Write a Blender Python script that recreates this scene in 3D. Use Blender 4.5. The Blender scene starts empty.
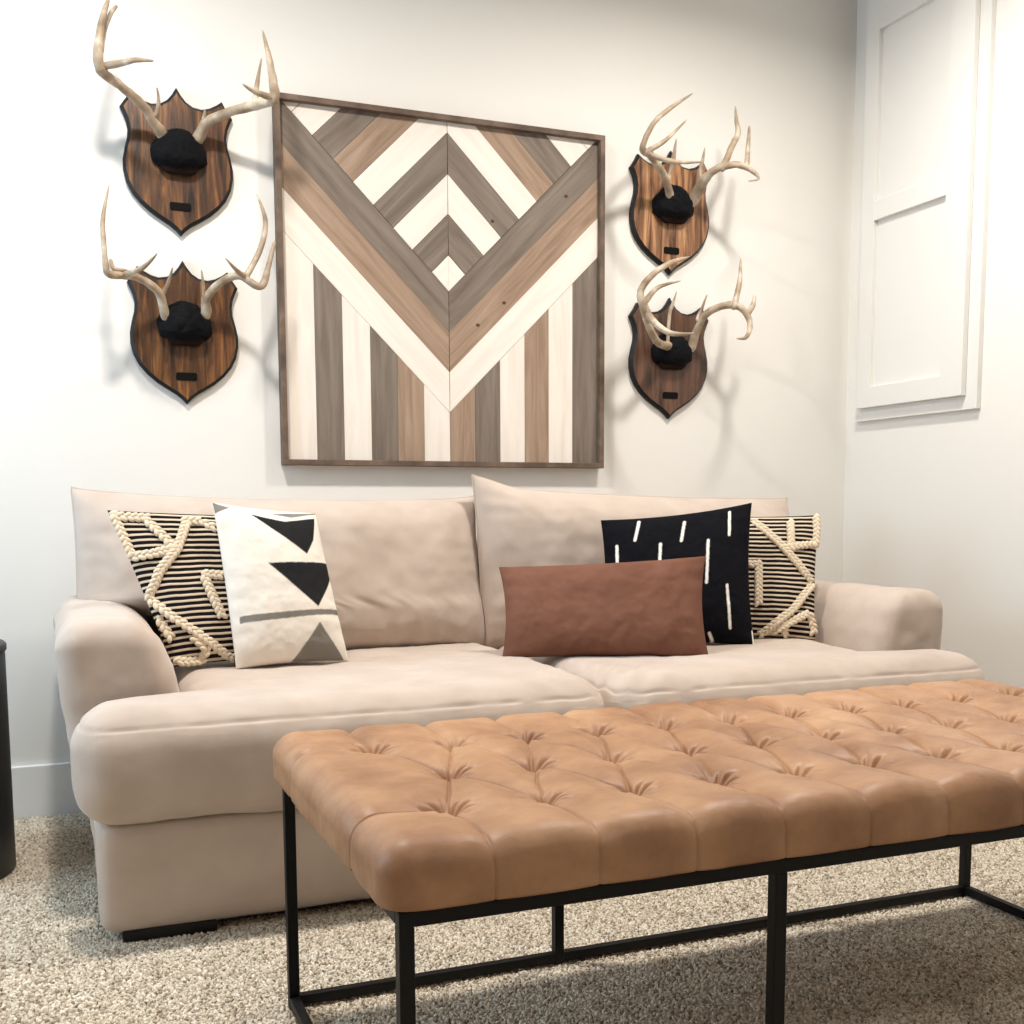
import bpy, math, random
import numpy as np
from mathutils import Vector, Matrix, noise
R = math.radians
C = bpy.context.scene.collection
random.seed(7)

# ---------------------------------------------------------------- helpers
def lin(c):
    return tuple(((x/255)/12.92 if x/255 <= .04045 else ((x/255+.055)/1.055)**2.4) for x in c)

def link(name, me, mat=None, parent=None, smooth=True):
    o = bpy.data.objects.new(name, me)
    C.objects.link(o)
    if mat is not None:
        for m in (mat if isinstance(mat, (list, tuple)) else [mat]):
            me.materials.append(m)
    if smooth:
        me.polygons.foreach_set('use_smooth', [True]*len(me.polygons))
    if parent is not None:
        o.parent = parent
        o.matrix_parent_inverse = Matrix.Translation(-parent.location)
    return o

def mesh(verts, faces):
    me = bpy.data.meshes.new('m')
    me.from_pydata([tuple(map(float, v)) for v in verts], [], faces)
    me.update()
    return me

def thing(name, label, cat, loc, group=None):
    o = bpy.data.objects.new(name, None); C.objects.link(o)
    o.empty_display_size = .1
    o.location = loc
    o['label'] = label; o['category'] = cat
    if group: o['group'] = group
    return o

def tag(o, label, cat, group=None):
    o['label'] = label; o['category'] = cat
    if group: o['group'] = group
    return o

class MB:
    """collects shapes into one mesh"""
    def __init__(s): s.v = []; s.f = []; s.m = []
    def add(s, vs, fs, mi=0):
        b = len(s.v); s.v += [tuple(v) for v in vs]
        s.f += [tuple(i+b for i in f) for f in fs]; s.m += [mi]*len(fs)
    def box(s, x0, x1, y0, y1, z0, z1, mi=0):
        s.add([(x, y, z) for z in (z0, z1) for y in (y0, y1) for x in (x0, x1)],
              [(0, 2, 3, 1), (4, 5, 7, 6), (0, 1, 5, 4), (2, 6, 7, 3), (0, 4, 6, 2), (1, 3, 7, 5)], mi)
    def prism(s, poly, y0, y1, mi=0):      # poly of (x,z), CCW seen from -Y
        n = len(poly)
        s.add([(x, y0, z) for x, z in poly]+[(x, y1, z) for x, z in poly],
              [tuple(range(n)), tuple(range(2*n-1, n-1, -1))]+[(i, i+n, (i+1) % n+n, (i+1) % n) for i in range(n)], mi)
    def build(s, name, mat, parent=None, smooth=False, bevel=0):
        me = mesh(s.v, s.f)
        o = link(name, me, mat, parent, smooth)
        me.polygons.foreach_set('material_index', s.m)
        if bevel:
            b = o.modifiers.new('bevel', 'BEVEL'); b.width = bevel; b.segments = 3; b.limit_method = 'ANGLE'
            b.harden_normals = False
        return o

def struct(o):
    o['kind'] = 'structure'; return o

def box(name, x0, x1, y0, y1, z0, z1, mat, parent=None, bevel=0):
    m = MB(); m.box(x0, x1, y0, y1, z0, z1); return m.build(name, mat, parent, False, bevel)

def sstep(a, b, x):
    t = min(1, max(0, (x-a)/(b-a))); return t*t*(3-2*t)

def cluster(lo, hi, step, marks, fine, reach):
    """coordinates from lo to hi, packed closely round each mark"""
    c = [lo]
    while c[-1] < hi:
        d = min([abs(c[-1]+fine-m) for m in marks]+[9])
        c.append(c[-1]+(fine if d < reach else min(step, fine+(d-reach)*.5)))
    k = (hi-lo)/(c[-1]-lo)
    c = [lo+(x-lo)*k for x in c] if c[-1]-hi > fine else c
    c[-1] = hi
    return c

def rounded_box(lo, hi, r, step, disp, grid={}):
    """dense rounded box surface; disp(p, n) -> new position"""
    lo = Vector(lo); hi = Vector(hi)
    n = [max(4, int(round((hi[i]-lo[i])/step[i]))) for i in range(3)]
    G = [grid.get(a) or [lo[a]+(hi[a]-lo[a])*i/n[a] for i in range(n[a]+1)] for a in range(3)]
    n = [len(g)-1 for g in G]
    idx = {}; vs = []; fs = []
    def vid(i, j, k):
        key = (i, j, k)
        if key not in idx:
            p = Vector((G[0][i], G[1][j], G[2][k]))
            q = Vector([min(max(p[a], lo[a]+r), hi[a]-r) for a in range(3)])
            d = p-q
            if d.length < 1e-9: nn = Vector((0, 0, 1)); pp = p
            else:
                nn = d.normalized(); pp = q+nn*r
            idx[key] = len(vs); vs.append(disp(pp, nn))
        return idx[key]
    N = n
    for i in range(N[0]):
        for j in range(N[1]):
            fs.append((vid(i, j, 0), vid(i, j+1, 0), vid(i+1, j+1, 0), vid(i+1, j, 0)))
            fs.append((vid(i, j, N[2]), vid(i+1, j, N[2]), vid(i+1, j+1, N[2]), vid(i, j+1, N[2])))
    for i in range(N[0]):
        for k in range(N[2]):
            fs.append((vid(i, 0, k), vid(i+1, 0, k), vid(i+1, 0, k+1), vid(i, 0, k+1)))
            fs.append((vid(i, N[1], k), vid(i, N[1], k+1), vid(i+1, N[1], k+1), vid(i+1, N[1], k)))
    for j in range(N[1]):
        for k in range(N[2]):
            fs.append((vid(0, j, k), vid(0, j, k+1), vid(0, j+1, k+1), vid(0, j+1, k)))
            fs.append((vid(N[0], j, k), vid(N[0], j+1, k), vid(N[0], j+1, k+1), vid(N[0], j, k+1)))
    return vs, fs
# ---------------------------------------------------------------- materials
def mat(name, col, rough=.8, spec=.3, **k):
    m = bpy.data.materials.new(name); m.use_nodes = True
    b = m.node_tree.nodes['Principled BSDF']
    b.inputs['Base Color'].default_value = (*lin(col), 1)
    b.inputs['Roughness'].default_value = rough
    b.inputs['Specular IOR Level'].default_value = spec
    for kk, v in k.items(): b.inputs[kk].default_value = v
    return m

def nd(m, t, **k):
    n = m.node_tree.nodes.new(t)
    for a, v in k.items(): setattr(n, a, v)
    return n

def noise_col(m, stops, scale=5, detail=4, stretch=(1, 1, 1), rough=.55, coord='Object', dist=0):
    nt = m.node_tree; L = nt.links.new
    tc = nd(m, 'ShaderNodeTexCoord'); mp = nd(m, 'ShaderNodeMapping'); mp.inputs['Scale'].default_value = stretch
    nz = nd(m, 'ShaderNodeTexNoise'); nz.inputs['Scale'].default_value = scale
    nz.inputs['Detail'].default_value = detail; nz.inputs['Roughness'].default_value = rough
    nz.inputs['Distortion'].default_value = dist
    cr = nd(m, 'ShaderNodeValToRGB')
    el = cr.color_ramp.elements
    while len(el) < len(stops): el.new(.5)
    for e, (p, c) in zip(el, stops): e.position = p; e.color = (*lin(c), 1)
    L(tc.outputs[coord], mp.inputs[0]); L(mp.outputs[0], nz.inputs['Vector']); L(nz.outputs[0], cr.inputs[0])
    L(cr.outputs[0], nt.nodes['Principled BSDF'].inputs['Base Color'])
    return tc, nz, cr

def bump(m, scale, strength, dist=.002, detail=3, stretch=(1, 1, 1), coord='Object'):
    nt = m.node_tree; L = nt.links.new
    tc = nd(m, 'ShaderNodeTexCoord'); mp = nd(m, 'ShaderNodeMapping'); mp.inputs['Scale'].default_value = stretch
    nz = nd(m, 'ShaderNodeTexNoise'); nz.inputs['Scale'].default_value = scale; nz.inputs['Detail'].default_value = detail
    b = nd(m, 'ShaderNodeBump'); b.inputs['Strength'].default_value = strength; b.inputs['Distance'].default_value = dist
    L(tc.outputs[coord], mp.inputs[0]); L(mp.outputs[0], nz.inputs['Vector']); L(nz.outputs[0], b.inputs['Height'])
    L(b.outputs[0], nt.nodes['Principled BSDF'].inputs['Normal'])
    return b

M_wall = mat('wall_paint', (232, 229, 223), .65, .25); bump(M_wall, 90, .08, .001)
M_ceil = mat('ceiling_paint', (238, 236, 232), .8, .2)
M_trim = mat('trim_paint', (238, 237, 234), .4, .4)
M_cab = mat('cabinet_paint', (228, 226, 221), .5, .3)
M_carpet = mat('carpet_backing', (176, 162, 144), .95, .1)
noise_col(M_carpet, [(.3, (128, 113, 97)), (.5, (182, 168, 150)), (.7, (216, 204, 188))], 130, 3)
bump(M_carpet, 160, .8, .006)
M_pile = mat('carpet_pile', (190, 176, 158), .95, .1)
g = nd(M_pile, 'ShaderNodeNewGeometry'); cr = nd(M_pile, 'ShaderNodeValToRGB')
el = cr.color_ramp.elements
for _ in range(3): el.new(.5)
for e, (p, c) in zip(el, [(0, (146, 131, 113)), (.18, (188, 174, 154)), (.5, (214, 201, 181)), (.8, (230, 219, 200)), (1, (242, 234, 219))]):
    e.position = p; e.color = (*lin(c), 1)
M_pile.node_tree.links.new(g.outputs['Random Per Island'], cr.inputs[0])
M_pile.node_tree.links.new(cr.outputs[0], M_pile.node_tree.nodes['Principled BSDF'].inputs['Base Color'])

M_sofa = mat('sofa_fabric', (199, 180, 163), .9, .15)
noise_col(M_sofa, [(.3, (188, 171, 157)), (.7, (200, 184, 171))], 9, 6)
bump(M_sofa, 520, .25, .0012)
M_sofa.node_tree.nodes['Principled BSDF'].inputs['Sheen Weight'].default_value = .25
M_foot = mat('foot_black', (22, 20, 19), .5)
M_leather = mat('tan_leather', (186, 130, 88), .47, .4)
noise_col(M_leather, [(.25, (134, 93, 65)), (.5, (171, 128, 94)), (.75, (197, 155, 118))], 7, 8, rough=.6)
bump(M_leather, 190, .22, .0012, 5)
M_metal = mat('black_steel', (15, 15, 16), .5, .25)
M_frame = mat('frame_wood', (122, 103, 90), .7, .3)
noise_col(M_frame, [(.3, (80, 66, 55)), (.6, (114, 96, 82)), (.8, (136, 117, 101))], 14, 6)
def plank(name, a, b, c, stretch=(1, 1, 1)):
    m = mat(name, b, .75, .25)
    tc, nz, cr = noise_col(m, [(.3, a), (.52, b), (.72, c)], 1.0, 6, stretch, .6, 'UV', .6)
    return m
M_dark = plank('plank_greybrown', (104, 93, 82), (124, 112, 101), (138, 127, 115), (3, 40, 1))
M_tan = plank('plank_tan', (132, 110, 91), (158, 134, 114), (172, 150, 130), (3, 40, 1))
M_white = plank('plank_white', (224, 214, 202), (233, 224, 213), (239, 231, 221), (3, 30, 1))
M_knot = mat('wood_knot', (88, 62, 46), .8)
M_gap = mat('panel_backing', (60, 48, 40), .9)

def oak(name, a, b, c):
    m = mat(name, b, .38, .45)
    nt = m.node_tree; L = nt.links.new
    tc = nd(m, 'ShaderNodeTexCoord'); mp = nd(m, 'ShaderNodeMapping'); mp.inputs['Scale'].default_value = (1, 1, .09)
    wv = nd(m, 'ShaderNodeTexNoise'); wv.inputs['Scale'].default_value = 46; wv.inputs['Detail'].default_value = 7; wv.inputs['Roughness'].default_value = .62; wv.inputs['Distortion'].default_value = .7
    cr = nd(m, 'ShaderNodeValToRGB'); el = cr.color_ramp.elements; el.new(.5)
    for e, (p, cc) in zip(el, [(.34, a), (.5, b), (.66, c)]): e.position = p; e.color = (*lin(cc), 1)
    L(tc.outputs['Object'], mp.inputs[0]); L(mp.outputs[0], wv.inputs['Vector']); L(wv.outputs[0], cr.inputs[0])
    L(cr.outputs[0], nt.nodes['Principled BSDF'].inputs['Base Color'])
    return m
M_oak = oak('stained_oak', (30, 18, 11), (84, 54, 32), (138, 92, 52))
M_oak2 = oak('stained_oak_light', (58, 35, 20), (138, 96, 64), (190, 144, 102))
M_oak3 = oak('stained_oak_red', (46, 30, 22), (88, 60, 44), (112, 78, 58))
M_edge = mat('plaque_black_edge', (16, 15, 15), .5, .3)
M_fur = mat('skullcap_black', (13, 13, 16), .85, .15); bump(M_fur, 160, .9, .004)
M_fringe = mat('skullcap_brown', (34, 22, 18), .8, .1)
M_plate = mat('nameplate', (10, 9, 9), .6, .1)
M_antler = mat('antler_bone', (196, 172, 145), .55, .35)
noise_col(M_antler, [(.3, (130, 110, 90)), (.5, (166, 147, 124)), (.68, (203, 190, 171))], 20, 5)
bump(M_antler, 120, .35, .002)
M_black = mat('black_cotton', (17, 17, 22), .9, .1); bump(M_black, 600, .3, .001)
M_cognac = mat('brown_suede', (124, 78, 60), .85, .15)
noise_col(M_cognac, [(.3, (108, 72, 57)), (.7, (124, 86, 70))], 8, 5); bump(M_cognac, 420, .2, .001)
M_cream = mat('cream_yarn', (222, 206, 182), .95, .1); bump(M_cream, 380, .7, .002)
M_speaker = mat('dark_drum', (42, 44, 48), .5, .4)
M_light = None

def attr_mat(name):
    m = mat(name, (255, 255, 255), .92, .1)
    a = nd(m, 'ShaderNodeAttribute'); a.attribute_name = 'dye'
    m.node_tree.links.new(a.outputs['Color'], m.node_tree.nodes['Principled BSDF'].inputs['Base Color'])
    bump(m, 600, .3, .001)
    return m
M_print = attr_mat('printed_cotton')
M_black2 = attr_mat('black_cotton_stitched')

def woven(name):
    m = mat(name, (255, 255, 255), .95, .1)
    nt = m.node_tree; L = nt.links.new
    tc = nd(m, 'ShaderNodeTexCoord'); sp = nd(m, 'ShaderNodeSeparateXYZ')
    nz = nd(m, 'ShaderNodeTexNoise'); nz.inputs['Scale'].default_value = 6
    ad = nd(m, 'ShaderNodeMath', operation='MULTIPLY_ADD'); ad.inputs[1].default_value = .012
    mu = nd(m, 'ShaderNodeMath', operation='MULTIPLY'); mu.inputs[1].default_value = 27
    fr = nd(m, 'ShaderNodeMath', operation='FRACT')
    pp = nd(m, 'ShaderNodeMath', operation='PINGPONG'); pp.inputs[1].default_value = .5
    cr = nd(m, 'ShaderNodeValToRGB'); el = cr.color_ramp.elements
    el[0].position = .27; el[0].color = (*lin((24, 20, 24)), 1)
    el[1].position = .34; el[1].color = (*lin((212, 194, 170)), 1)
    # the picks break the light stripe into stitches
    L(tc.outputs['UV'], nz.inputs['Vector']); L(tc.outputs['UV'], sp.inputs[0])
    L(nz.outputs[0], ad.inputs[0]); L(sp.outputs['Y'], ad.inputs[2]); L(ad.outputs[0], mu.inputs[0])
    L(mu.outputs[0], fr.inputs[0]); L(fr.outputs[0], pp.inputs[0]); L(pp.outputs[0], cr.inputs[0])
    L(cr.outputs[0], nt.nodes['Principled BSDF'].inputs['Base Color'])
    b = nd(m, 'ShaderNodeBump'); b.inputs['Strength'].default_value = .7; b.inputs['Distance'].default_value = .004
    L(pp.outputs[0], b.inputs['Height']); L(b.outputs[0], nt.nodes['Principled BSDF'].inputs['Normal'])
    return m
M_woven = woven('striped_weave')

# ---------------------------------------------------------------- the room
XR, YB, ZC = 2.776, 3.52, 2.74
XL, YF = -1.35, -4.2
struct(box('floor', XL-.1, XR+.1, YF-.1, YB+.1, -.1, -.012, M_carpet))
struct(box('ceiling', XL-.1, XR+.1, YF-.1, YB+.1, ZC, ZC+.1, M_ceil))
struct(box('wall_back', XL-.1, XR+.1, YB, YB+.1, -.012, ZC, M_wall))
struct(box('wall_right', XR, XR+.1, YF, YB, -.012, ZC, M_wall))
struct(box('wall_front', XL-.1, XR+.1, YF-.1, YF, -.012, ZC, M_wall))
WY0, WY1, WZ0, WZ1 = 2.05, 3.2, .75, 2.2
m = MB()
m.box(XL-.1, XL, YF, WY0, -.012, ZC); m.box(XL-.1, XL, WY1, YB, -.012, ZC)
m.box(XL-.1, XL, WY0, WY1, -.012, WZ0); m.box(XL-.1, XL, WY0, WY1, WZ1, ZC)
struct(m.build('wall_left', M_wall))
m = MB()
for z in (WZ0, WZ1-.05, (WZ0+WZ1)/2-.02): m.box(XL-.08, XL-.03, WY0, WY1, z, z+.05)
for y in (WY0, WY1-.05, (WY0+WY1)/2-.02): m.box(XL-.08, XL-.03, y, y+.05, WZ0, WZ1)
struct(m.build('window_1', M_trim))
def baseboard(name, x0, x1, y0, y1):
    struct(box(name, x0, x1, y0, y1, -.012, .146, M_trim, bevel=.004))
baseboard('baseboard_back', XL, XR, YB-.016, YB)
baseboard('baseboard_right', XR-.016, XR, YF, YB-.016)

# carpet pile: cut loops too many to count, one object
def pile(regions, step=.0049):
    P = []
    rng = np.random.default_rng(3)
    for x0, x1, y0, y1, sc in regions:
        s = step*sc
        gx, gy = np.meshgrid(np.arange(x0, x1, s), np.arange(y0, y1, s))
        p = np.stack([gx.ravel(), gy.ravel(), np.full(gx.size, sc)], 1)
        p[:, :2] += rng.uniform(-.5, .5, (len(p), 2))*s
        P.append(p)
    P = np.concatenate(P); n = len(P)
    r = step*.70*P[:, 2]*rng.uniform(.8, 1.25, n); h = rng.uniform(.0075, .0115, n)
    tx = rng.normal(0, .004, n); ty = rng.normal(0, .004, n)
    a0 = rng.uniform(0, 6.28, n)
    V = np.zeros((n, 9, 3))
    for k in range(4):
        a = a0+k*math.pi/2
        V[:, k, 0] = P[:, 0]+np.cos(a)*r*.8; V[:, k, 1] = P[:, 1]+np.sin(a)*r*.8; V[:, k, 2] = -.012
        V[:, 4+k, 0] = P[:, 0]+np.cos(a)*r+tx*.6; V[:, 4+k, 1] = P[:, 1]+np.sin(a)*r+ty*.6; V[:, 4+k, 2] = -.012+h*.72
    V[:, 8, 0] = P[:, 0]+tx; V[:, 8, 1] = P[:, 1]+ty; V[:, 8, 2] = -.012+h
    F = []
    for k in range(4):
        j = (k+1) % 4
        F.append([k, j, 4+j]); F.append([k, 4+j, 4+k]); F.append([4+k, 4+j, 8])
    F = np.array(F)[None]+(np.arange(n)*9)[:, None, None]
    F = F.reshape(-1, 3)
    me = bpy.data.meshes.new('pile')
    me.vertices.add(n*9); me.vertices.foreach_set('co', V.reshape(-1))
    me.loops.add(F.size); me.loops.foreach_set('vertex_index', F.reshape(-1).astype(np.int32))
    me.polygons.add(len(F)); me.polygons.foreach_set('loop_start', np.arange(0, F.size, 3, dtype=np.int32))
    me.polygons.foreach_set('loop_total', np.full(len(F), 3, dtype=np.int32))
    me.update(); me.validate()
    o = link('carpet', me, M_pile)
    o['kind'] = 'stuff'
    tag(o, 'beige and grey flecked cut-pile carpet covering the floor', 'carpet')
pile([(.0, 2.74, 1.15, 2.42, 1), (-.5, .12, 2.35, 3.49, 1), (-.5, .0, 1.5, 2.35, 1.2), (2.3, 2.75, 2.42, 3.49, 1.4), (-.5, 2.74, .5, 1.15, 1.5), (-.5, 0, 1.15, 1.5, 1.5), (-1.33, -.5, .5, 3.49, 1.8)])

# cabinet set in the right wall: face frame with one tall door of two recessed panels
cab = thing('wall_cabinet', 'tall white panelled cabinet door with face frame high on the right wall', 'cabinet', (XR, 3.15, 1.2))
m = MB(); x0, x1 = XR-.02, XR
m.box(x0, x1, 2.849, 2.925, 1.20, ZC-.03); m.box(x0, x1, 3.40, 3.445, 1.20, ZC-.03); m.box(x0, x1, 2.925, 3.40, 1.20, 1.27); m.box(x0, x1, 2.925, 3.40, 2.66, ZC-.03)
m.build('face_frame', M_cab, cab, bevel=.0015)
m = MB(); x0, x1 = XR-.042, XR-.021; d0, d1 = 2.895, 3.413
xm = x0+.017
m.box(x0, x1, d0, 2.995, 1.245, 2.69); m.box(x0, x1, 3.345, d1, 1.245, 2.69)
for a, b in ((1.245, 1.318), (1.898, 1.965), (2.545, 2.69)): m.box(x0, x1, 2.995, 3.345, a, b)
m.box(xm, x1-.001, 2.99, 3.35, 1.30, 1.91); m.box(xm, x1-.001, 2.99, 3.35, 1.95, 2.60)
m.build('door', M_cab, cab, bevel=.0015)

# ---------------------------------------------------------------- wooden chevron wall art
art = thing('wooden_wall_art', 'large square wood plank panel with chevron pattern hung above the sofa', 'wall art', (1.19, YB, 1.02))
AX, AZ = 1.191, 1.568; HF = .546; IN = .529
m = MB(); f0, f1 = YB-.042, YB-.001
m.box(AX-HF, AX+HF, f0, f1, AZ-HF, AZ-IN); m.box(AX-HF, AX+HF, f0, f1, AZ+IN, AZ+HF)
m.box(AX-HF, AX-IN, f0, f1, AZ-IN, AZ+IN); m.box(AX+IN, AX+HF, f0, f1, AZ-IN, AZ+IN)
m.build('frame', M_frame, art, bevel=.0015)
ZA = 1.578; PZ = .1232; PV = .127; LB = [0, .113, .240, .362, .489, .614, .737, .86, .983, 1.11]; WB = .0872
def clip(poly, a, b, c):          # keep a*x+b*z<=c
    out = []
    for i in range(len(poly)):
        p, q = poly[i], poly[(i+1) % len(poly)]
        dp = a*p[0]+b*p[1]-c; dq = a*q[0]+b*q[1]-c
        if dp <= 0: out.append(p)
        if dp*dq < 0:
            t = dp/(dp-dq); out.append((p[0]+(q[0]-p[0])*t, p[1]+(q[1]-p[1])*t))
    return out
class Planks:
    def __init__(s): s.b = MB(); s.uv = []; s.k = 0
    def add(s, poly, mi, ang):
        # poly in (x,z) relative to panel centre
        area = .5*sum(poly[i][0]*poly[(i+1) % len(poly)][1]-poly[(i+1) % len(poly)][0]*poly[i][1] for i in range(len(poly)))
        if len(poly) < 3 or abs(area) < 1e-5: return
        if area < 0: poly = poly[::-1]
        cx = sum(p[0] for p in poly)/len(poly); cz = sum(p[1] for p in poly)/len(poly)
        # a hair of gap between boards
        q = []
        for p in poly:
            dx, dz = p[0]-cx, p[1]-cz; l = math.hypot(dx, dz); q.append((AX+cx+dx*(1-.0014/l), AZ+cz+dz*(1-.0014/l)))
        dy = random.uniform(0, .0012)
        v0 = len(s.b.v); s.b.prism(q, YB-.020-dy, YB-.008, mi)
        ox, oz = random.uniform(0, 9), random.uniform(0, 9); ca, sa = math.cos(ang), math.sin(ang)
        for v in s.b.v[v0:]:
            x, z = v[0]-AX, v[2]-AZ
            s.uv.append((x*ca+z*sa+ox, -x*sa+z*ca+oz))
pk = Planks()
DK, TN, WH = 0, 1, 2
S = IN+.002
za = ZA-AZ
for sg in (-1, 1):
    half = [(0, -S), (S, -S), (S, S), (0, S)]
    def mir(poly): return [(sg*x, z) for x, z in poly]
    # V bands: z between za + x - (k+1)P and za + x - kP
    for k, mt in enumerate((DK, TN, WH)):
        p = clip(clip(half, -1, 1, za-k*PV), 1, -1, -(za-(k+1)*PV))
        pk.add(mir(p), mt, sg*math.pi/4)
    # upright boards below
    below = clip(half, -1, 1, za-3*PV)
    cols = [WH, TN, DK, WH, DK, WH] if sg < 0 else [TN, DK, WH, TN, WH, DK]
    for i, mt in enumerate(cols):
        p = clip(clip(below, -1, 0, -i*WB), 1, 0, (i+1)*WB if i < 5 else 9)
        pk.add(mir(p), mt, math.pi/2)
    # rafters above line A
    above = clip(half, 1, -1, -za)
    for k, mt in enumerate((WH, DK, WH, DK, WH, TN, DK, WH, WH)):
        p = clip(clip(above, -1, -1, -(za+LB[k])), 1, 1, za+LB[k+1])
        if len(p) > 2: pk.add(mir(p), mt, -sg*math.pi/4)
po = pk.b.build('plank_panel', [M_dark, M_tan, M_white], art)
uvl = po.data.uv_layers.new(name='UVMap')
for l in po.data.loops: uvl.data[l.index].uv = pk.uv[l.vertex_index]
box('backing', AX-IN-.004, AX+IN+.004, YB-.009, YB-.001, AZ-IN-.004, AZ+IN+.004, M_gap, art)
for x, z in [(1.381, 1.554), (1.289, 1.478), (1.603, 1.912), (1.342, 1.809)]:
    m = MB()
    m.prism([(x+.007*math.cos(t*.7854), z+.0055*math.sin(t*.7854)) for t in range(8)], YB-.0216, YB-.0205)
    m.build('wood_knot', M_knot, art)

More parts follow.
